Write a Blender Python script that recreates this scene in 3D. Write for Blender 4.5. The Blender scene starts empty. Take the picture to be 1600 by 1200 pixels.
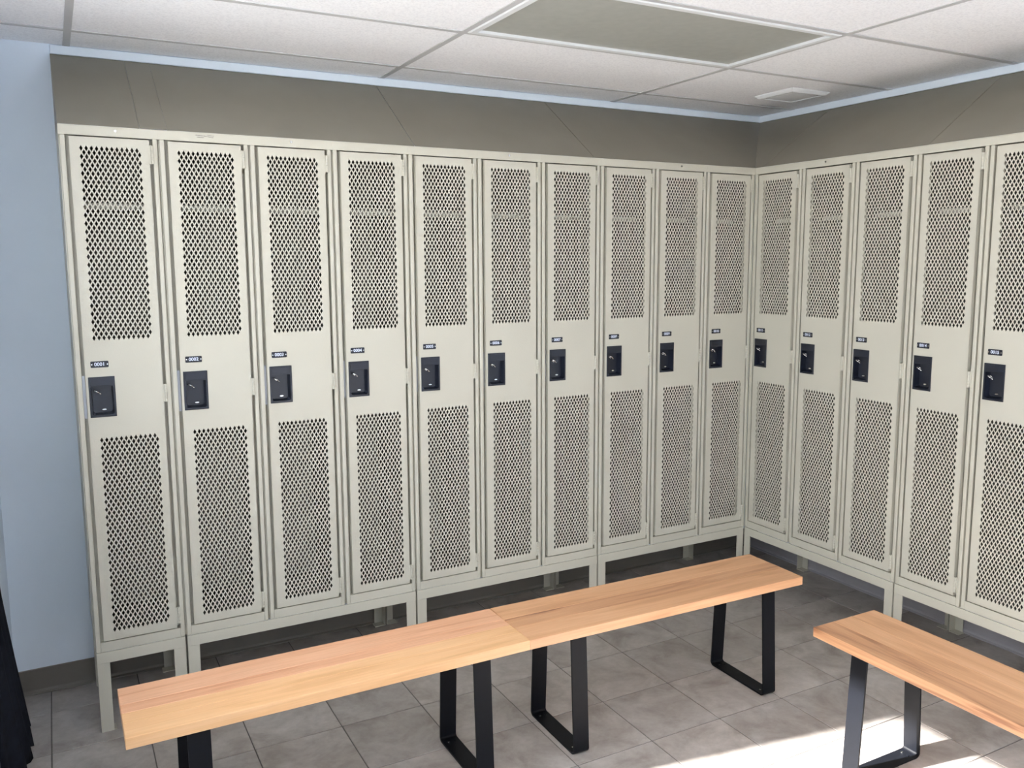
import bpy, math, random
from mathutils import Matrix, Vector

random.seed(7)
scene = bpy.context.scene
COL = scene.collection

# ------------------------------------------------------------------ camera
CAM = Vector((-3.1007, -3.2662, 1.6757))
YAW, PITCH, ROLL = 0.4970, -0.1314, -0.0037
F_PX = 1343.29
fw = Vector((math.sin(YAW) * math.cos(PITCH), math.cos(YAW) * math.cos(PITCH), math.sin(PITCH)))
rt = Vector((math.cos(YAW), -math.sin(YAW), 0))
up = rt.cross(fw)
r2 = rt * math.cos(ROLL) + up * math.sin(ROLL)
u2 = -rt * math.sin(ROLL) + up * math.cos(ROLL)
cam_d = bpy.data.cameras.new('camera')
cam = bpy.data.objects.new('camera', cam_d)
COL.objects.link(cam)
m = Matrix((r2, u2, -fw)).transposed().to_4x4()
m.translation = CAM
cam.matrix_world = m
cam_d.sensor_fit = 'HORIZONTAL'
cam_d.sensor_width = 36
cam_d.lens = F_PX / 1600 * 36
cam_d.shift_x = -12.17 / 1600
cam_d.shift_y = -13.75 / 1600
cam_d.clip_start = 0.02
scene.camera = cam

# ------------------------------------------------------------------ world, sun, window daylight, exposure
SKY = 12.5
SUN = 66.0
EXPOSURE = -0.46
w = bpy.data.worlds.new('sky')
scene.world = w
w.use_nodes = True
bg = w.node_tree.nodes['Background']
bg.inputs[0].default_value = (0.885, 0.93, 0.965, 1)
bg.inputs[1].default_value = SKY

sun_d = bpy.data.lights.new('sun', 'SUN')
sun_d.energy = SUN
sun_d.angle = math.radians(1.3)
sun_d.color = (1.0, 0.97, 0.93)
sun = bpy.data.objects.new('sun', sun_d)
COL.objects.link(sun)
EL = math.radians(35.3)
hd = Vector((1, -0.18, 0)).normalized()
sdir = hd * math.cos(EL) + Vector((0, 0, -math.sin(EL)))
sun.rotation_euler = sdir.to_track_quat('-Z', 'Y').to_euler()
sun.location = (-6, 0, 4)

# the room
XL, XR, YB, YF, ZC = -3.32, 0.445, 0.445, -4.6, 2.471
WIN = (-4.30, -0.785, 1.22, 2.14)          # glazed opening in the left wall: y0, y1, z0, z1
pt_d = bpy.data.lights.new('window_daylight', 'AREA')
pt_d.shape = 'RECTANGLE'
pt_d.size = WIN[1] - WIN[0]
pt_d.size_y = WIN[3] - WIN[2]
pt_d.cycles.is_portal = True
pt = bpy.data.objects.new('window_daylight', pt_d)
COL.objects.link(pt)
pt.location = (XL - 0.01, (WIN[0] + WIN[1]) / 2, (WIN[2] + WIN[3]) / 2)
pt.rotation_euler = Vector((1, 0, 0)).to_track_quat('-Z', 'Z').to_euler()

vs = scene.view_settings
vs.view_transform = 'Standard'
vs.look = 'None'
vs.gamma = 1
vs.use_curve_mapping = False
vs.exposure = EXPOSURE
cy = scene.cycles
cy.use_denoising = True
cy.denoiser = 'OPENIMAGEDENOISE'
cy.denoising_input_passes = 'RGB_ALBEDO_NORMAL'
cy.denoising_prefilter = 'ACCURATE'
cy.max_bounces = 12
cy.diffuse_bounces = 8
cy.sample_clamp_indirect = 8
cy.caustics_reflective = False
cy.caustics_refractive = False


# ------------------------------------------------------------------ materials
class NT:
    def __init__(s, name):
        s.m = bpy.data.materials.new(name)
        s.m.use_nodes = True
        s.t = s.m.node_tree
        s.b = s.t.nodes['Principled BSDF']

    def n(s, typ, **kw):
        x = s.t.nodes.new(typ)
        for k, v in kw.items():
            if k in x.inputs.keys():
                x.inputs[k].default_value = v
            else:
                setattr(x, k, v)
        return x

    def l(s, a, b):
        s.t.links.new(a, b)

    def ramp(s, fac, stops):
        r = s.t.nodes.new('ShaderNodeValToRGB')
        e = r.color_ramp.elements
        while len(e) < len(stops):
            e.new(0.5)
        for q, (p, c) in zip(e, stops):
            q.position = p
            q.color = tuple(c) + (1,)
        s.l(fac, r.inputs[0])
        return r.outputs[0]

    def mix(s, fac, a, b, mode='MIX'):
        x = s.t.nodes.new('ShaderNodeMix')
        x.data_type = 'RGBA'
        x.blend_type = mode
        for sock, v in ((x.inputs[0], fac), (x.inputs[6], a), (x.inputs[7], b)):
            if isinstance(v, (int, float)):
                sock.default_value = v
            elif isinstance(v, tuple):
                sock.default_value = v + (1,)
            else:
                s.l(v, sock)
        return x.outputs[2]

    def bump(s, h, strength, dist):
        x = s.n('ShaderNodeBump')
        x.inputs['Strength'].default_value = strength
        x.inputs['Distance'].default_value = dist
        s.l(h, x.inputs['Height'])
        s.l(x.outputs[0], s.b.inputs['Normal'])


def plain(name, col, rough=0.5, metal=0.0, spec=0.5, var=0.0, scale=8.0, bump=0.0):
    k = NT(name)
    k.b.inputs['Roughness'].default_value = rough
    k.b.inputs['Metallic'].default_value = metal
    k.b.inputs['Specular IOR Level'].default_value = spec
    tc = k.n('ShaderNodeTexCoord')
    nz = k.n('ShaderNodeTexNoise', Scale=scale, Detail=4.0)
    k.l(tc.outputs['Object'], nz.inputs['Vector'])
    lo = tuple(c * (1 - var) for c in col)
    hi = tuple(min(1, c * (1 + var)) for c in col)
    k.l(k.ramp(nz.outputs[0], [(0.3, lo), (0.7, hi)]), k.b.inputs['Base Color'])
    if bump:
        nb = k.n('ShaderNodeTexNoise', Scale=bump, Detail=3.0)
        k.l(tc.outputs['Object'], nb.inputs['Vector'])
        k.bump(nb.outputs[0], 0.12, 0.002)
    return k.m


def wood(name, dark, mid, light, seed, figure=0.5):
    k = NT(name)
    k.b.inputs['Roughness'].default_value = 0.38
    tc = k.n('ShaderNodeTexCoord')
    oi = k.n('ShaderNodeObjectInfo')
    mp = k.n('ShaderNodeMapping')
    mp.inputs['Scale'].default_value = (1.1, 14.0, 14.0)
    mp.inputs['Location'].default_value = (seed * 3.7, seed * 1.3, seed * 2.1)
    add = k.n('ShaderNodeVectorMath', operation='ADD')
    k.l(tc.outputs['Object'], add.inputs[0])
    sc = k.n('ShaderNodeVectorMath', operation='SCALE')
    k.l(oi.outputs['Location'], sc.inputs[0])
    sc.inputs['Scale'].default_value = 3.0
    k.l(sc.outputs[0], add.inputs[1])
    k.l(add.outputs[0], mp.inputs['Vector'])
    big = k.n('ShaderNodeTexNoise', Scale=1.6, Detail=5.0, Distortion=0.8)
    k.l(mp.outputs[0], big.inputs['Vector'])
    mp2 = k.n('ShaderNodeMapping')
    mp2.inputs['Scale'].default_value = (2.5, 90.0, 90.0)
    k.l(add.outputs[0], mp2.inputs['Vector'])
    fine = k.n('ShaderNodeTexNoise', Scale=2.0, Detail=4.0)
    k.l(mp2.outputs[0], fine.inputs['Vector'])
    c = k.ramp(big.outputs[0], [(0.32, dark), (0.46, mid), (0.66, light)])
    f = k.ramp(fine.outputs[0], [(0.35, (0.80, 0.76, 0.72)), (0.6, (1, 1, 1))])
    k.l(k.mix(figure, c, f, 'MULTIPLY'), k.b.inputs['Base Color'])
    k.bump(fine.outputs[0], 0.05, 0.0006)
    return k.m


def floor_tile_mat():
    k = NT('ceramic_tile')
    tc = k.n('ShaderNodeTexCoord')
    oi = k.n('ShaderNodeObjectInfo')
    sc = k.n('ShaderNodeVectorMath', operation='SCALE')
    k.l(oi.outputs['Location'], sc.inputs[0])
    sc.inputs['Scale'].default_value = 5.3
    add = k.n('ShaderNodeVectorMath', operation='ADD')
    k.l(tc.outputs['Object'], add.inputs[0])
    k.l(sc.outputs[0], add.inputs[1])
    n1 = k.n('ShaderNodeTexNoise', Scale=6.0, Detail=7.0, Roughness=0.62, Distortion=0.6)
    k.l(add.outputs[0], n1.inputs['Vector'])
    n2 = k.n('ShaderNodeTexNoise', Scale=38.0, Detail=5.0, Roughness=0.7)
    k.l(add.outputs[0], n2.inputs['Vector'])
    c = k.ramp(n1.outputs[0], [(0.30, (0.265, 0.235, 0.213)), (0.5, (0.385, 0.355, 0.332)), (0.70, (0.485, 0.458, 0.438))])
    d = k.ramp(n2.outputs[0], [(0.3, (0.82, 0.81, 0.80)), (0.65, (1.06, 1.06, 1.06))])
    e = k.mix(0.6, c, d, 'MULTIPLY')
    rr = k.ramp(oi.outputs['Random'], [(0.0, (0.92, 0.92, 0.92)), (1.0, (1.06, 1.05, 1.04))])
    k.l(k.mix(1.0, e, rr, 'MULTIPLY'), k.b.inputs['Base Color'])
    k.b.inputs['Roughness'].default_value = 0.42
    k.bump(n2.outputs[0], 0.08, 0.001)
    return k.m


def ceiling_tile_mat():
    k = NT('mineral_fibre')
    tc = k.n('ShaderNodeTexCoord')
    n1 = k.n('ShaderNodeTexNoise', Scale=130.0, Detail=3.0)
    k.l(tc.outputs['Object'], n1.inputs['Vector'])
    v = k.n('ShaderNodeTexVoronoi', Scale=170.0)
    k.l(tc.outputs['Object'], v.inputs['Vector'])
    c = k.ramp(n1.outputs[0], [(0.35, (0.84, 0.845, 0.88)), (0.55, (0.93, 0.935, 0.965))])
    p = k.ramp(v.outputs['Distance'], [(0.10, (0.80, 0.80, 0.80)), (0.20, (1, 1, 1))])
    k.l(k.mix(0.6, c, p, 'MULTIPLY'), k.b.inputs['Base Color'])
    k.b.inputs['Roughness'].default_value = 0.95
    k.b.inputs['Specular IOR Level'].default_value = 0.1
    k.bump(n1.outputs[0], 0.25, 0.002)
    return k.m


PAINT = plain('putty_paint', (0.525, 0.507, 0.432), 0.42, spec=0.4, var=0.02, scale=3, bump=220)
INNER_SHADE = plain('painted_inner_shade', (0.14, 0.136, 0.122), 0.8, spec=0.2, var=0.04)  # locker putty darkened: the shade inside the lockers is put into the colour
SHELF_SHADED = plain('shelf_painted_shade', (0.36, 0.352, 0.31), 0.6, spec=0.3, var=0.03)  # beige shelf toned down, interior shade painted into its colour
TOPPAINT = plain('taupe_paint', (0.250, 0.230, 0.190), 0.5, spec=0.35, var=0.04, scale=5)
WALL = plain('blue_wall_paint', (0.75, 0.825, 0.915), 0.8, spec=0.2, var=0.02, scale=4, bump=60)
WHITE = plain('white_enamel', (0.72, 0.74, 0.76), 0.5, var=0.02)
BAR = plain('grid_enamel', (0.50, 0.50, 0.51), 0.5, var=0.03)
VINYL = plain('vinyl_base', (0.165, 0.150, 0.130), 0.5, var=0.06)
VINYL_LIT = plain('vinyl_base_painted_lit', (0.33, 0.32, 0.345), 0.5, var=0.05)  # lighter copy of the base vinyl, bounced floor light painted into it
GROUT = plain('grout', (0.135, 0.125, 0.118), 0.9, var=0.15, scale=40)
BLACK = plain('black_powder_coat', (0.0042, 0.0050, 0.0075), 0.46, spec=0.18, var=0.1, scale=60)
POCKET = plain('black_plastic', (0.010, 0.013, 0.024), 0.28, spec=0.55, var=0.1, scale=60)
NAVY = plain('navy_plate', (0.008, 0.011, 0.022), 0.4, var=0.05)
PRINT = plain('white_print', (0.62, 0.68, 0.82), 0.6, var=0.02)
CHROME = plain('chrome', (0.75, 0.75, 0.74), 0.18, metal=1.0, var=0.03)
STEEL = plain('strike_steel', (0.36, 0.37, 0.40), 0.4, metal=0.8, var=0.05)
DIFF = plain('acrylic_diffuser', (0.36, 0.365, 0.335), 0.45, spec=0.3, var=0.04, scale=30)
CLOTH = plain('black_cloth', (0.008, 0.010, 0.016), 0.95, spec=0.1, var=0.3, scale=40, bump=150)
SCUFF = plain('worn_print', (0.30, 0.285, 0.255), 0.7, var=0.3, scale=120)
TILE = floor_tile_mat()
FIBRE = ceiling_tile_mat()
W_PINK = wood('beech_pink', (0.62, 0.300, 0.165), (0.74, 0.395, 0.232), (0.78, 0.445, 0.275), 1, 0.6)
W_GOLD = wood('beech_gold', (0.68, 0.380, 0.180), (0.77, 0.450, 0.225), (0.80, 0.490, 0.260), 2, 0.4)
W_TAN = wood('beech_tan', (0.56, 0.290, 0.145), (0.66, 0.355, 0.185), (0.71, 0.405, 0.222), 3, 0.45)
W_BROWN = wood('beech_brown', (0.30, 0.130, 0.062), (0.56, 0.290, 0.150), (0.63, 0.345, 0.185), 4, 0.6)


# ------------------------------------------------------------------ mesh helpers
class MB:
    def __init__(s):
        s.v, s.f = [], []

    def quad(s, a, b, c, d):
        i = len(s.v)
        s.v += [tuple(a), tuple(b), tuple(c), tuple(d)]
        s.f.append((i, i + 1, i + 2, i + 3))

    def poly(s, pts):
        i = len(s.v)
        s.v += [tuple(p) for p in pts]
        s.f.append(tuple(range(i, i + len(pts))))

    def box(s, x0, x1, y0, y1, z0, z1, ch=0.0):
        if ch <= 0:
            i = len(s.v)
            s.v += [(x, y, z) for z in (z0, z1) for x, y in ((x0, y0), (x1, y0), (x1, y1), (x0, y1))]
            s.f += [tuple(i + k for k in q) for q in
                    ((3, 2, 1, 0), (4, 5, 6, 7), (0, 1, 5, 4), (1, 2, 6, 5), (2, 3, 7, 6), (3, 0, 4, 7))]
            return s
        # chamfered box: 24 vertices
        i = len(s.v)
        X, Y, Z = (x0, x1), (y0, y1), (z0, z1)
        idx = {}
        for a in (0, 1):
            for b in (0, 1):
                for c in (0, 1):
                    p = (X[a], Y[b], Z[c])
                    sg = (1 if a == 0 else -1, 1 if b == 0 else -1, 1 if c == 0 else -1)
                    for ax in range(3):
                        q = [p[k] + (0 if k == ax else sg[k] * ch) for k in range(3)]
                        idx[(a, b, c, ax)] = len(s.v)
                        s.v.append(tuple(q))
        g = lambda a, b, c, ax: idx[(a, b, c, ax)]
        for c in (0, 1):
            s.f.append((g(0, 0, c, 2), g(1, 0, c, 2), g(1, 1, c, 2), g(0, 1, c, 2)))
            s.f.append((g(0, c, 0, 1), g(1, c, 0, 1), g(1, c, 1, 1), g(0, c, 1, 1)))
            s.f.append((g(c, 0, 0, 0), g(c, 1, 0, 0), g(c, 1, 1, 0), g(c, 0, 1, 0)))
        for b in (0, 1):
            for c in (0, 1):
                s.f.append((g(0, b, c, 1), g(1, b, c, 1), g(1, b, c, 2), g(0, b, c, 2)))
                s.f.append((g(b, 0, c, 0), g(b, 1, c, 0), g(b, 1, c, 2), g(b, 0, c, 2)))
                s.f.append((g(b, c, 0, 0), g(b, c, 1, 0), g(b, c, 1, 1), g(b, c, 0, 1)))
        for a in (0, 1):
            for b in (0, 1):
                for c in (0, 1):
                    s.f.append((g(a, b, c, 0), g(a, b, c, 1), g(a, b, c, 2)))
        return s

    def loft(s, loops, cap0=False, cap1=False, close=True):
        n = len(loops[0])
        i = len(s.v)
        for lp in loops:
            s.v += [tuple(p) for p in lp]
        for k in range(len(loops) - 1):
            for j in range(n if close else n - 1):
                a, b = i + k * n + j, i + k * n + (j + 1) % n
                s.f.append((a, b, b + n, a + n))
        if cap0:
            s.f.append(tuple(range(i, i + n))[::-1])
        if cap1:
            s.f.append(tuple(i + (len(loops) - 1) * n + j for j in range(n)))
        return s

    def cyl(s, p0, p1, r, n=12):
        p0, p1 = Vector(p0), Vector(p1)
        d = (p1 - p0).normalized()
        a = d.orthogonal().normalized()
        b = d.cross(a)
        ring = lambda p: [p + a * math.cos(t) * r + b * math.sin(t) * r for t in [2 * math.pi * k / n for k in range(n)]]
        return s.loft([ring(p0), ring(p1)], True, True)

    def ring(s, c, axis, R, r, n=20, k=8):
        c, axis = Vector(c), Vector(axis).normalized()
        a = axis.orthogonal().normalized()
        b = axis.cross(a)
        loops = []
        for i in range(n):
            t = 2 * math.pi * i / n
            rad = a * math.cos(t) + b * math.sin(t)
            loops.append([c + rad * (R + r * math.cos(q)) + axis * r * math.sin(q) for q in [2 * math.pi * j / k for j in range(k)]])
        return s.loft(loops + [loops[0]])

    def mesh(s, name, mat, smooth=False):
        me = bpy.data.meshes.new(name)
        me.from_pydata(s.v, [], s.f)
        me.materials.append(mat)
        import bmesh
        bm = bmesh.new()
        bm.from_mesh(me)
        bmesh.ops.remove_doubles(bm, verts=bm.verts, dist=1e-6)
        bmesh.ops.recalc_face_normals(bm, faces=bm.faces)
        bm.to_mesh(me)
        bm.free()
        if smooth:
            for p in me.polygons:
                p.use_smooth = True
        me.update()
        return me

    def build(s, name, mat, parent=None, smooth=False):
        return link(name, s.mesh(name, mat, smooth), parent)


def link(name, data, parent=None, loc=None, rz=None):
    o = bpy.data.objects.new(name, data)
    COL.objects.link(o)
    if parent:
        o.parent = parent
    if loc:
        o.location = loc
    if rz:
        o.rotation_euler = (0, 0, rz)
    return o


def tag(o, label=None, cat=None, group=None, kind=None):
    if label:
        o['label'] = label
    if cat:
        o['category'] = cat
    if group:
        o['group'] = group
    if kind:
        o['kind'] = kind
    return o


def empty(name, loc, rz=0.0):
    o = link(name, None, None, loc, rz)
    o.empty_display_size = 0.1
    return o


def copy_tree(o, parent=None):
    c = o.copy()
    COL.objects.link(c)
    c.parent = parent
    for ch in list(o.children):
        copy_tree(ch, c)
    return c


def struct(name, mb, mat, label):
    return tag(mb.build(name, mat), label, None, None, 'structure')


# ------------------------------------------------------------------ room shell
T = 0.12
fl = struct('floor', MB().box(XL - T, XR + T, YF - T, YB + T, -0.12, -0.0025), GROUT, 'grey-brown ceramic tile floor with thin dark grout lines')
cl = struct('ceiling', MB().box(XL - T, XR + T, YF - T, YB + T, ZC + 0.018, ZC + 0.1), WHITE, 'white suspended ceiling of large tiles in a metal grid')
struct('wall_back', MB().box(XL - T, XR + T, YB, YB + T, -0.1, ZC + 0.02), WALL, 'pale blue painted wall behind the long locker row')
struct('wall_right', MB().box(XR, XR + T, YF, YB, -0.1, ZC + 0.02), WALL, 'pale blue painted wall behind the right locker row')
struct('wall_front', MB().box(XL - T, XR + T, YF - T, YF, -0.1, ZC + 0.02), WALL, 'pale blue painted wall behind the viewer')
mb = MB()
mb.box(XL - T, XL, YF, WIN[0], -0.1, ZC + 0.02)
mb.box(XL - T, XL, WIN[1], YB, -0.1, ZC + 0.02)
mb.box(XL - T, XL, WIN[0], WIN[1], -0.1, WIN[2])
mb.box(XL - T, XL, WIN[0], WIN[1], WIN[3], ZC + 0.02)
struct('wall_left', mb, WALL, 'pale blue painted wall at the left edge')
mb = MB()
for a, b, c, d in ((WIN[0] - .05, WIN[0], WIN[2] - .05, WIN[3] + .05), (WIN[1], WIN[1] + .05, WIN[2] - .05, WIN[3] + .05),
                   (WIN[0], WIN[1], WIN[3], WIN[3] + .05), (WIN[0], WIN[1], WIN[2] - .05, WIN[2])):
    mb.box(XL + 0.0005, XL + 0.012, a, b, c, d)
struct('window_1', mb, WHITE, 'white frame of the large daylight opening in the left wall')

struct('ground_outside', MB().box(-60, XL - T - .01, -60, 60, -.4, -.25), plain('outdoor_ground', (0.52, 0.51, 0.49), 0.95, var=0.2, scale=0.5), 'open ground outside the window')

# vinyl cove base
def cove(name, p0, p1, nrm, label, mat=None):
    p0, p1, nrm = Vector(p0), Vector(p1), Vector(nrm)
    prof = [(0.0005, 0.0), (0.016, 0.0), (0.016, 0.003), (0.008, 0.008), (0.0045, 0.016), (0.004, 0.098), (0.0005, 0.101)]
    A = [p0 + nrm * a + Vector((0, 0, b)) for a, b in prof]
    B = [p1 + nrm * a + Vector((0, 0, b)) for a, b in prof]
    struct(name, MB().loft([A, B], True, True), mat or VINYL, label)


cove('baseboard_back', (XL, YB, 0), (XR, YB, 0), (0, -1, 0), 'grey vinyl base along the back wall')
cove('baseboard_right', (XR, YB - .016, 0), (XR, YF, 0), (-1, 0, 0), 'grey vinyl base along the right wall, with bounced light painted in', VINYL_LIT)
cove('baseboard_left', (XL, YB - .016, 0), (XL, WIN[1] + .06, 0), (1, 0, 0), 'grey vinyl base along the left wall')

# floor tiles
PT, GR, TX, TY = 0.310, 0.0042, -1.033, -0.374


def tile_mesh(w, h):
    me = MB().box(-w / 2, w / 2, -h / 2, h / 2, -0.008, 0.0, 0.0012).mesh('tile', TILE)
    return me


full = tile_mesh(PT - GR, PT - GR)
for i in range(-8, 6):
    for j in range(-14, 4):
        x0, x1 = TX + i * PT + GR / 2, TX + (i + 1) * PT - GR / 2
        y0, y1 = TY + j * PT + GR / 2, TY + (j + 1) * PT - GR / 2
        cx0, cx1, cy0, cy1 = max(x0, XL), min(x1, XR), max(y0, YF), min(y1, YB)
        if cx1 - cx0 < 0.01 or cy1 - cy0 < 0.01:
            continue
        whole = (cx0, cx1, cy0, cy1) == (x0, x1, y0, y1)
        me = full if whole else tile_mesh(cx1 - cx0, cy1 - cy0)
        link('tile', me, fl, ((cx0 + cx1) / 2, (cy0 + cy1) / 2, 0))

# ceiling tiles and grid
GX, GY, CW, CH = -1.7735, -0.4119, 1.2192, 0.6096
LIGHT = (0, -1)                                   # the cell that holds the light
cfull = MB().box(-CW / 2 + .002, CW / 2 - .002, -CH / 2 + .002, CH / 2 - .002, 0.003, 0.0165).mesh('ceiling_tile', FIBRE)
for i in range(-2, 3):
    for j in range(-8, 3):
        if (i, j) == LIGHT:
            continue
        x0, x1, y0, y1 = GX + i * CW, GX + (i + 1) * CW, GY + j * CH, GY + (j + 1) * CH
        c = (max(x0, XL), min(x1, XR), max(y0, YF), min(y1, YB))
        if c[1] - c[0] < .02 or c[3] - c[2] < .02:
            continue
        if c == (x0, x1, y0, y1):
            me = cfull
        else:
            hw, hh = (c[1] - c[0]) / 2 - .001, (c[3] - c[2]) / 2 - .001
            me = MB().box(-hw, hw, -hh, hh, 0.003, 0.0165).mesh('ceiling_tile', FIBRE)
        link('ceiling_tile', me, cl, ((c[0] + c[1]) / 2, (c[2] + c[3]) / 2, ZC))
HB = 0.012
for j in range(-6, 2):
    y = GY + j * CH
    MB().box(XL, XR, y - HB, y + HB, ZC, ZC + .0028).build('grid_bar', BAR, cl)
for i in (-1, 0, 1):
    x = GX + i * CW
    for j in range(-7, 2):
        a, b = max(YF, GY + j * CH + HB), min(YB, GY + (j + 1) * CH - HB)
        if b > a:
            MB().box(x - HB, x + HB, a, b, ZC, ZC + .0028).build('grid_bar', BAR, cl)
# wall strip between the sloped tops and the ceiling
ZS = 2.4376
struct('trim_1', MB().box(-3.048, XR - .0125, YB - .012, YB - .0003, ZS + .001, ZC - .0005, .002), WALL, 'pale blue strip above the back sloped tops')
struct('trim_2', MB().box(XR - .012, XR - .0003, YF + .01, YB - .0005, ZS + .001, ZC - .0005, .002), WALL, 'pale blue strip above the right sloped tops')

# ceiling light (switched off) and vent
lx0, lx1, ly0, ly1 = GX + HB, GX + CW - HB, GY - CH + HB, GY - HB
t = tag(empty('ceiling_light', ((lx0 + lx1) / 2, (ly0 + ly1) / 2, ZC)), 'unlit recessed ceiling light with grey-green diffuser and white frame', 'light')
hx, hy = (lx1 - lx0) / 2, (ly1 - ly0) / 2
fr = MB()
o_, i_ = [(-hx, -hy), (hx, -hy), (hx, hy), (-hx, hy)], [(-hx + .026, -hy + .026), (hx - .026, -hy + .026), (hx - .026, hy - .026), (-hx + .026, hy - .026)]
fr.loft([[(x, y, .012) for x, y in o_], [(x, y, -.001) for x, y in o_], [(x * .992, y * .985, -.004) for x, y in o_],
         [(x, y, -.004) for x, y in i_], [(x, y, .010) for x, y in i_]])
fr.build('frame', WHITE, t)
MB().box(-hx + .02, hx - .02, -hy + .02, hy - .02, .006, .011).build('diffuser', DIFF, t)

vx, vy, vs_ = 0.112, -0.115, 0.122
t = tag(empty('ceiling_vent', (vx, vy, ZC + .003)), 'small square white vent cover in the ceiling near the corner', 'vent')
fr = MB()
sq = lambda h, z: [(-h, -h, z), (h, -h, z), (h, h, z), (-h, h, z)]
fr.loft([sq(vs_, 0), sq(vs_, -.004), sq(vs_ - .014, -.016), sq(vs_ - .026, -.016), sq(vs_ - .030, -.004), sq(vs_ - .030, 0)])
fr.build('frame', WHITE, t)
MB().box(-.0915, .0915, -.0915, .0915, -.0125, -.0008).build('backing', VINYL, t)
MB().box(-.082, .082, -.082, .082, -.0145, -.0126, .0006).build('cover_plate', WHITE, t)

# ------------------------------------------------------------------ lockers
LW, LD, LH, Z0 = 0.3048, 0.440, 1.8288, 0.300
DX0, DX1, DZ0, DZ1 = 0.0300, 0.2758, 0.0405, 1.7925
A_, B_ = 0.00775, 0.01375                          # half pitch of the diamond perforation
HOLE = 0.70
YS, YK = -0.0030, -0.0016                          # door skin front and back


def perforated(mb, xc, zb, rows):
    """a field of staggered diamond holes; even rows start at column 0, odd rows half a pitch on"""
    P = lambda i, j, y: (xc + i * A_, y, zb + j * B_)
    J = rows - 1
    for j in range(rows):
        for q in range(12):
            i = 2 * q + (j % 2)
            c = P(i, j, 0)
            out = [P(i - 1, j, 0), P(i, j - 1, 0), P(i + 1, j, 0), P(i, j + 1, 0)]
            inn = [(c[0] + (p[0] - c[0]) * HOLE, 0, c[2] + (p[2] - c[2]) * HOLE) for p in out]
            L = lambda lp, y: [(p[0], y, p[2]) for p in lp]
            mb.loft([L(out, YS), L(inn, YS), L(inn, YK), L(out, YK)])
    for y in (YS, YK):
        for j in range(rows):
            if j % 2 == 0 and j + 2 <= J:
                mb.poly([P(-1, j, y), P(0, j + 1, y), P(-1, j + 2, y)])
            if j % 2 == 1 and j + 2 <= J:
                mb.poly([P(24, j, y), P(23, j + 1, y), P(24, j + 2, y)])
        for j, s in ((0, -1), (J, 1)):             # first and last row (both even)
            for q in range(11):
                mb.poly([P(2 * q, j + s, y), P(2 * q + 1, j, y), P(2 * q + 2, j + s, y)])
            mb.poly([P(-1, j, y), P(0, j + s, y), P(-1, j + s, y)])
            mb.poly([P(22, j + s, y), P(23, j, y), P(24, j - s, y), P(24, j + s, y)])
    return (xc - A_, xc + 24 * A_, zb - B_, zb + (J + 1) * B_)


def rect(mb, x0, x1, z0, z1):
    for y in (YS, YK):
        mb.quad((x0, y, z0), (x1, y, z0), (x1, y, z1), (x0, y, z1))


def rrect(x0, x1, z0, z1, r, y, n=5, rtop=None):
    pts = []
    for cx, cz, a0, rr in ((x1 - r, z0 + r, -90, r), (x1 - (rtop or r), z1 - (rtop or r), 0, rtop or r),
                           (x0 + (rtop or r), z1 - (rtop or r), 90, rtop or r), (x0 + r, z0 + r, 180, r)):
        for k in range(n):
            a = math.radians(a0 + 90 * k / (n - 1))
            pts.append((cx + rr * math.cos(a), y, cz + rr * math.sin(a)))
    return pts


PX0, PX1, PZ0, PZ1 = 0.0385, 0.1210, 0.848, 0.9885     # lock pocket


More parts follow.
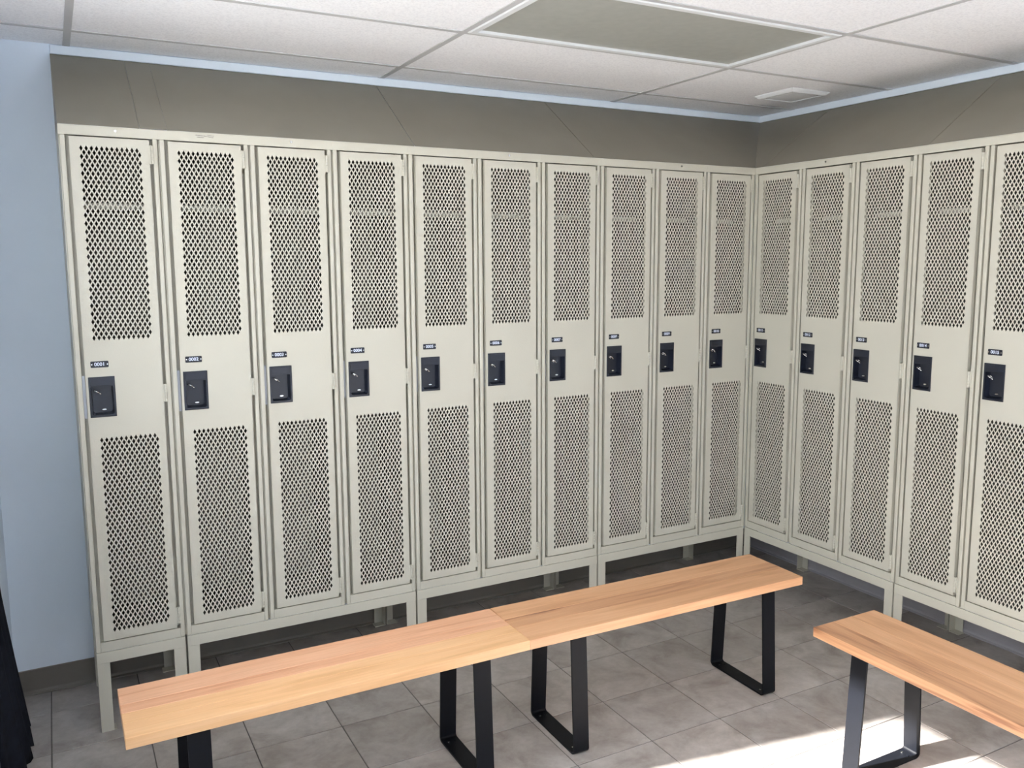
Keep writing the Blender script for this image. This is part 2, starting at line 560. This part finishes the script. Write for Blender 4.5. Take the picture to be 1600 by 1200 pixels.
def make_locker():
    root = empty('locker', (0, 0, 0))
    # shell
    b = MB()
    z0, z1 = 0.001, LH - .001
    b.box(.0006, .0016, .030, LD, z0, z1).box(LW - .0016, LW - .0006, .030, LD, z0, z1)
    b.box(.0016, LW - .0016, LD - .001, LD, z0, z1)
    b.box(.0016, LW - .0016, .010, LD - .001, z0, z0 + .001).box(.0016, LW - .0016, .010, LD - .001, z1 - .001, z1)
    b.build('body', PAINT, root)
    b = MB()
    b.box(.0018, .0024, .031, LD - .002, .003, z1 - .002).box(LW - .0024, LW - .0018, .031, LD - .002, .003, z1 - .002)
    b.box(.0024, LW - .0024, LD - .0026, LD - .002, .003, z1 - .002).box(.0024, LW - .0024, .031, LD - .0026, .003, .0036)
    b.build('shade_lining', INNER_SHADE, root)  # added inner skin that carries the painted shade behind the holes
    s = MB()
    s.box(.0026, LW - .0026, .150, LD - .003, 1.585, 1.586).box(.0026, LW - .0026, .149, .150, 1.566, 1.586)
    s.build('shelf', SHELF_SHADED, root)
    # face frame
    f = MB()
    f.box(.0040, .0195, 0, .030, .0005, 1.797, .0015).box(.2865, .3008, 0, .030, .0005, 1.797, .0015)
    f.box(.0006, .0042, .014, .030, .0005, 1.797).box(.3006, LW - .0006, .014, .030, .0005, 1.797)
    f.box(.0195, .046, .028, .030, .036, 1.797).box(.262, .2865, .028, .030, .036, 1.797)
    f.box(.0001, LW - .0001, -.0012, .028, 1.797, LH)
    f.box(.0195, .2865, .0003, .028, .0005, .036, .001)
    f.build('frame', PAINT, root)
    # door
    d = MB()
    u = perforated(d, 0.0655, 1.1220, 47)
    l = perforated(d, 0.0680, 0.0790, 51)
    rect(d, DX0, DX1, u[3], DZ1)
    rect(d, DX0, u[0], u[2], u[3])
    rect(d, u[1], DX1, u[2], u[3])
    rect(d, DX0, DX1, PZ1 - .001, u[2])
    rect(d, DX0, PX0 + .001, PZ0 + .001, PZ1 - .001)
    rect(d, PX1 - .001, DX1, PZ0 + .001, PZ1 - .001)
    rect(d, DX0, DX1, l[3], PZ0 + .001)
    rect(d, DX0, l[0], l[2], l[3])
    rect(d, l[1], DX1, l[2], l[3])
    rect(d, DX0, DX1, DZ0, l[2])
    y1 = .015
    d.box(DX0, DX0 + .0014, YS, y1, DZ0, DZ1).box(DX1 - .0014, DX1, YS, y1, DZ0, DZ1)
    d.box(DX0 + .0014, DX1 - .0014, YS, y1, DZ0, DZ0 + .0014).box(DX0 + .0014, DX1 - .0014, YS, y1, DZ1 - .0014, DZ1)
    door = d.build('door', PAINT, root)
    for hz in (1.712, .886, .057):
        h = MB()
        for k in range(5):
            h.cyl((.2830, -.0050, hz + k * .0126), (.2830, -.0050, hz + k * .0126 + .0116), .0050, 10)
        h.box(.2830, .2925, -.0030, -.0002, hz, hz + .0626)
        h.box(.2740, .2815, -.0046, -.0031, hz, hz + .0626)
        h.build('hinge', PAINT, door)
    # recessed latch
    p = MB()
    n = 5
    oo = rrect(PX0, PX1, PZ0, PZ1, .0015, 0, n)
    O = lambda y: [(q[0], y, q[2]) for q in oo]
    r1 = rrect(PX0 + .0065, PX1 - .0065, PZ0 + .0075, PZ1 - .034, .008, -.0060, n, .0015)
    r2_ = rrect(PX0 + .0110, PX1 - .0110, PZ0 + .0130, PZ1 - .036, .010, .0200, n, .0015)
    p.loft([O(.004), O(-.0052), [(q[0], -.0060, q[2]) for q in rrect(PX0 + .001, PX1 - .001, PZ0 + .001, PZ1 - .001, .0015, 0, n)], r1, r2_], False, True)
    p.box(PX0 + .006, PX1 - .006, -.0075, -.0058, PZ1 - .030, PZ1 - .005, .0007)
    pk = p.build('latch_pocket', POCKET, root)
    h = MB()
    hc = Vector((PX0 + .024, .001, PZ1 - .052))
    h.ring(hc, (0.5, 0.12, 0.86), .0105, .0022, 18, 7)
    h.cyl(hc + Vector((.006, -.004, -.004)), hc + Vector((.013, -.0045, -.0085)), .0024, 8)
    h.build('hasp', CHROME, pk, True)
    h = MB()
    tc_ = (PX0 + .045, .0195, PZ0 + .024)
    h.loft([[(tc_[0] + .0072 * math.cos(a), y, tc_[2] + .0042 * math.sin(a) * k) for a in [2 * math.pi * j / 14 for j in range(14)]]
            for y, k in ((.021, 1), (.013, 1), (.011, .6))], True, True)
    h.build('lift_tab', CHROME, pk)
    MB().box(.0200, .0296, .0130, .0146, PZ0 - .004, PZ1 + .004).build('strike_plate', STEEL, root)
    # number plate
    q = MB()
    q.loft([rrect(.0490, .1050, 1.0205, 1.0425, .003, -.0031), rrect(.0490, .1050, 1.0205, 1.0425, .003, -.0046),
            rrect(.0495, .1045, 1.0210, 1.0420, .003, -.0050)], True, True)
    pl = q.build('number_plate', NAVY, root)
    for rx in (.0528, .1012):
        MB().cyl((rx, -.0049, 1.0315), (rx, -.0060, 1.0315), .0022, 10).build('rivet', CHROME, pl)
    return root


def digits(text, plate):
    cu = bpy.data.curves.new('digits', 'FONT')
    cu.body = text
    cu.align_x = 'CENTER'
    cu.align_y = 'CENTER'
    cu.size = 0.0165
    cu.extrude = 0.0003
    cu.offset = 0.0004
    cu.space_character = 1.02
    tmp = bpy.data.objects.new('digits_source', cu)
    COL.objects.link(tmp)
    dg = bpy.context.evaluated_depsgraph_get()
    dg.update()
    me = bpy.data.meshes.new_from_object(tmp.evaluated_get(dg))
    bpy.data.objects.remove(tmp)
    me.name = 'digits'
    me.materials.clear()
    me.materials.append(PRINT)
    me.transform(Matrix.Translation((.0770, -.0053, 1.0315)) @ Matrix.Rotation(math.pi / 2, 4, 'X'))
    link('digits', me, plate)


proto = make_locker()
back_labels = [
    'beige metal locker standing first from the left, beside the bare blue wall',
    'second beige metal locker from the left, with a faint worn mark above its door',
    'third beige metal locker from the left in the back row',
    'fourth beige metal locker from the left, last before the joint behind the left bench',
    'fifth beige metal locker from the left in the back row',
    'sixth beige metal locker from the left, fifth from the corner in the back row',
    'seventh beige metal locker from the left, fourth from the corner in the back row',
    'eighth beige metal locker from the left, third from the corner in the back row',
    'ninth beige metal locker from the left, next to the corner one in the back row',
    'shaded beige metal locker at the right end of the back row, in the corner']
right_labels = [
    'beige metal locker of the right row that touches the corner',
    'second beige metal locker from the corner in the right row',
    'third beige metal locker from the corner in the right row',
    'fourth beige metal locker from the corner in the right row, behind the right bench',
    'fifth beige metal locker from the corner, cut by the right picture edge',
    'beige metal locker of the right row wholly past the right picture edge']
spots = [((-(10 - k) * LW, 0, Z0), 0.0, back_labels[k]) for k in range(10)] + \
        [((.0016, -k * LW, Z0), -math.pi / 2, right_labels[k]) for k in range(6)]
lockers = [proto] + [copy_tree(proto) for _ in spots[1:]]
for k, (o, (loc, rz, lab)) in enumerate(zip(lockers, spots)):
    o.location = loc
    o.rotation_euler = (0, 0, rz)
    tag(o, lab, 'locker', 'lockers of the back row' if k < 10 else 'lockers of the right row')
    plate = [c for c in o.children if c.name.startswith('number_plate')][0]
    digits('%04d' % (k + 1), plate)
for k, sx in ((0, .172), (2, .152), (5, .147), (8, .147), (11, .140)):
    s = MB()
    s.cyl((sx, -.0010, 1.8160), (sx, -.0045, 1.8160), .0042, 12)
    s.build('screw', CHROME, lockers[k])
MB().box(.3009, .3044, .0003, .0069, .0010, 1.7965).build('corner_trim', PAINT, lockers[9])
MB().box(.0007, .0039, .0004, .0068, .0010, 1.7965).build('corner_trim', PAINT, lockers[10])
s = MB()
for x0, x1, za, zb in ((.122, .156, 1.8185, 1.8170), (.152, .182, 1.8165, 1.8130), (.126, .150, 1.8120, 1.8115), (.160, .184, 1.8205, 1.8185)):
    s.poly([(x0, -.0016, za), (x1, -.0016, zb), (x1 + .002, -.0016, zb + .0022), (x0 + .002, -.0016, za + .0024)])
s.build('worn_print', SCUFF, lockers[1])


# ------------------------------------------------------------------ stands under the lockers
def make_base(n, loc, rz, label, name_group):
    t = tag(empty('locker_stand', loc, rz), label, 'locker stand', name_group)
    L = n * LW
    g = .0035
    zb, zt = .2585, .2995
    MB().box(g, L - g, -.0008, .0030, zb, zt, .0008).build('front_rail', PAINT, t)
    MB().box(g, L - g, LD - .006, LD - .003, zb, zt).build('rear_rail', PAINT, t)
    for x0, x1 in ((g, g + .003), (L - g - .003, L - g)):
        MB().box(x0, x1, .0030, LD - .006, zb, zt).build('side_rail', PAINT, t)
    for s, xe in ((1, g + .0005), (-1, L - g - .0005)):
        for yf, ys in ((.0006, 1), (LD - .008, -1)):
            m_ = MB()
            xa, xb = sorted((xe, xe + s * .041))
            ya, yb = sorted((yf, yf + ys * .003))
            m_.box(xa, xb, ya, yb, .0, zb + .01)
            xa, xb = sorted((xe, xe + s * .003))
            ya, yb = sorted((yf + ys * .003, yf + ys * .041))
            m_.box(xa, xb, ya, yb, .0, zb + .01)
            lg = m_.build('leg', PAINT, t)
            xa, xb = sorted((xe + s * .003, xe + s * .050))
            ya, yb = sorted((yf + ys * .003, yf + ys * .045))
            MB().box(xa, xb, ya, yb, .0, .003).build('foot_plate', PAINT, lg)
    return t


make_base(1, (-10 * LW, 0, 0), 0, 'narrow beige leg stand under the first locker from the left', 'locker stands')
make_base(3, (-9 * LW, 0, 0), 0, 'beige leg stand under the second to fourth lockers from the left', 'locker stands')
make_base(3, (-6 * LW, 0, 0), 0, 'beige leg stand under the fifth to seventh lockers from the left', 'locker stands')
make_base(3, (-3 * LW, 0, 0), 0, 'beige leg stand under the last three back-row lockers, by the corner', 'locker stands')
make_base(3, (0, 0, 0), -math.pi / 2, 'beige leg stand under the three right-row lockers nearest the corner', 'locker stands')
make_base(3, (0, -3 * LW, 0), -math.pi / 2, 'beige leg stand under the right-row lockers at the right picture edge', 'locker stands')

# ------------------------------------------------------------------ sloped tops
ZT = Z0 + LH + .0006
YW = YB - .0008
TH = .002


def slope_panel(a0, a1, right, label, mitre0=False, mitre1=False, cap=False, lift=0.0):
    """a0..a1 along the row (x for the back row, -y for the right row)"""
    t = tag(empty('sloped_top', (0, 0, 0)), label, 'locker top', 'sloped tops over the lockers')
    s0 = (lambda d: -d) if mitre0 else (lambda d: 0)
    s1 = (lambda d: d) if mitre1 else (lambda d: 0)
    R = (lambda a, d, z: (d, -a, z)) if right else (lambda a, d, z: (a, d, z))
    p = MB()
    z = ZT + lift
    D = YW
    lo = [R(a0 + s0(0), .0, z), R(a1 + s1(0), .0, z), R(a1 + s1(D), D, ZS + lift), R(a0 + s0(D), D, ZS + lift)]
    hi = [(q[0], q[1], q[2] + TH) for q in lo]
    p.loft([lo, hi], True, True)
    if cap:
        p.loft([[(a0, .001, z), (a0, D, ZS), (a0, D, z)], [(a0 + .0015, .001, z), (a0 + .0015, D, ZS), (a0 + .0015, D, z)]], True, True)
    p.build('sheet', TOPPAINT, t)
    e = MB()
    xs = sorted((a0 + .001, a1 - .001))
    a, b = R(xs[0], -.0022, 0), R(xs[1], .0, 0)
    return t


g = .0011
slope_panel(-3.048, -2.800 - .0003, False, 'short sloped grey-brown metal top over the first locker from the left', cap=True)
slope_panel(-2.800 + .0003, -2.712 - .0004, False, 'narrow sloped grey-brown filler strip between the two leftmost sloped tops', lift=.0012)
slope_panel(-2.712 + .0004, -1.798 - g, False, 'sloped grey-brown metal top over the second to fourth lockers from the left')
slope_panel(-1.798 + g, -.950 - g, False, 'sloped grey-brown metal top over the fifth to seventh lockers from the left')
slope_panel(-.950 + g, 0, False, 'sloped grey-brown metal top running into the corner from the back row', mitre1=True)
slope_panel(0, .055 - g, True, 'slim sloped grey-brown corner piece at the start of the right row', mitre0=True)
slope_panel(.055 + g, .963 - g, True, 'sloped grey-brown metal top over the right-row lockers nearest the corner')
slope_panel(.963 + g, 6 * LW, True, 'sloped grey-brown metal top at the right picture edge')


# ------------------------------------------------------------------ benches
def u_frame(parent, x, W=.060):
    """flat-bar trapezoid: foot wider than the top, rounded lower corners"""
    hb, ht, zt, th = .156, .134, .4165, .007
    path = [(-ht, zt), (-hb + (hb - ht) * .035, .022)]
    rc = .018
    for k in range(1, 6):
        a = math.pi + math.pi / 2 * k / 6
        path.append((-hb + rc + rc * math.cos(a), rc + rc * math.sin(a) + .0004))
    path.append((-hb + rc, .0004))
    path += [(-p[0], p[1]) for p in path[::-1]]
    n = len(path)
    outer, inner = [], []
    for k in range(n):
        a, b = path[max(k - 1, 0)], path[min(k + 1, n - 1)]
        d = Vector((b[0] - a[0], b[1] - a[1])).normalized()
        nrm = Vector((-d[1], d[0]))
        outer.append(path[k])
        inner.append((path[k][0] + nrm[0] * th, path[k][1] + nrm[1] * th))
    loops = []
    for (oy, oz), (iy, iz) in zip(outer, inner):
        loops.append([(x, oy, oz), (x + W, oy, oz), (x + W, iy, iz), (x, iy, iz)])
    mb = MB().loft(loops, True, True)
    lg = mb.build('leg_frame', BLACK, parent)
    MB().box(x, x + W, -ht, ht, zt, zt + .0045, .0008).build('mounting_plate', BLACK, lg)
    for sy in (-1, 1):
        for dx in (.018, .042):
            MB().cyl((x + dx, sy * .118, .0070), (x + dx, sy * .118, .0098), .0042, 8).build('screw', CHROME if dx < .03 else BLACK, lg)
    return lg


def bench(loc, rz, L, staves, label, insets=(.152, .137)):
    t = tag(empty('bench', loc, rz), label, 'bench', 'wooden benches')
    y = .150
    top, thick = .450, .0325
    for w_, mat in staves:
        o = MB().box(0, L, -.0, w_, -thick, 0, .0011).build('wood_stave', mat, t)
        o.location = (0, y - w_, top)
        y -= w_
    u_frame(t, insets[0])
    u_frame(t, L - insets[1] - .060)
    return t


bench((-3.008, -.787, 0), 0, 1.206, [(.108, W_PINK), (.052, W_PINK), (.058, W_GOLD), (.082, W_GOLD)],
      'long pale wooden bench nearest the viewer on the left, on black flat-bar legs')
bench((-1.800, -.787, 0), math.radians(-0.8), 1.212, [(.112, W_TAN), (.075, W_BROWN), (.113, W_TAN)],
      'wooden bench in the middle with a darker centre board, touching the left bench', (.166, .130))
bench((-.766, -1.308, 0), -math.pi / 2, 1.212, [(.120, W_TAN), (.085, W_TAN), (.095, W_BROWN)],
      'wooden bench at the lower right in front of the right locker row', (.148, .137))

# ------------------------------------------------------------------ black cloth hanging on the left wall
N, M = 40, 26
loops = []
for i in range(M + 1):
    s = i / M
    z = .135 + s * 1.25
    flare = .062 * (1 - min(1, s / .42)) ** 1.15 + .010
    half = .27 - .10 * s
    front = []
    for j in range(N + 1):
        q = j / N
        yy = -.27 + (q - .5) * 2 * half
        env = (1 - (2 * q - 1) ** 4)
        fold = .75 + .25 * math.cos(q * 31 + 1.2 * math.sin(s * 3))
        x = XL + .003 + flare * env * fold
        zz = z + (.012 * math.sin(q * 17) + .005 * math.sin(q * 61) if i == 0 else 0)
        front.append((x, yy, zz))
    back = [(XL + .0012, p[1], p[2]) for p in front[::-1]]
    loops.append(front + back)
tag(MB().loft(loops, True, True).build('hanging_cloth', CLOTH, None, True), 'black cloth hanging against the wall at the lower left picture edge', 'cloth')
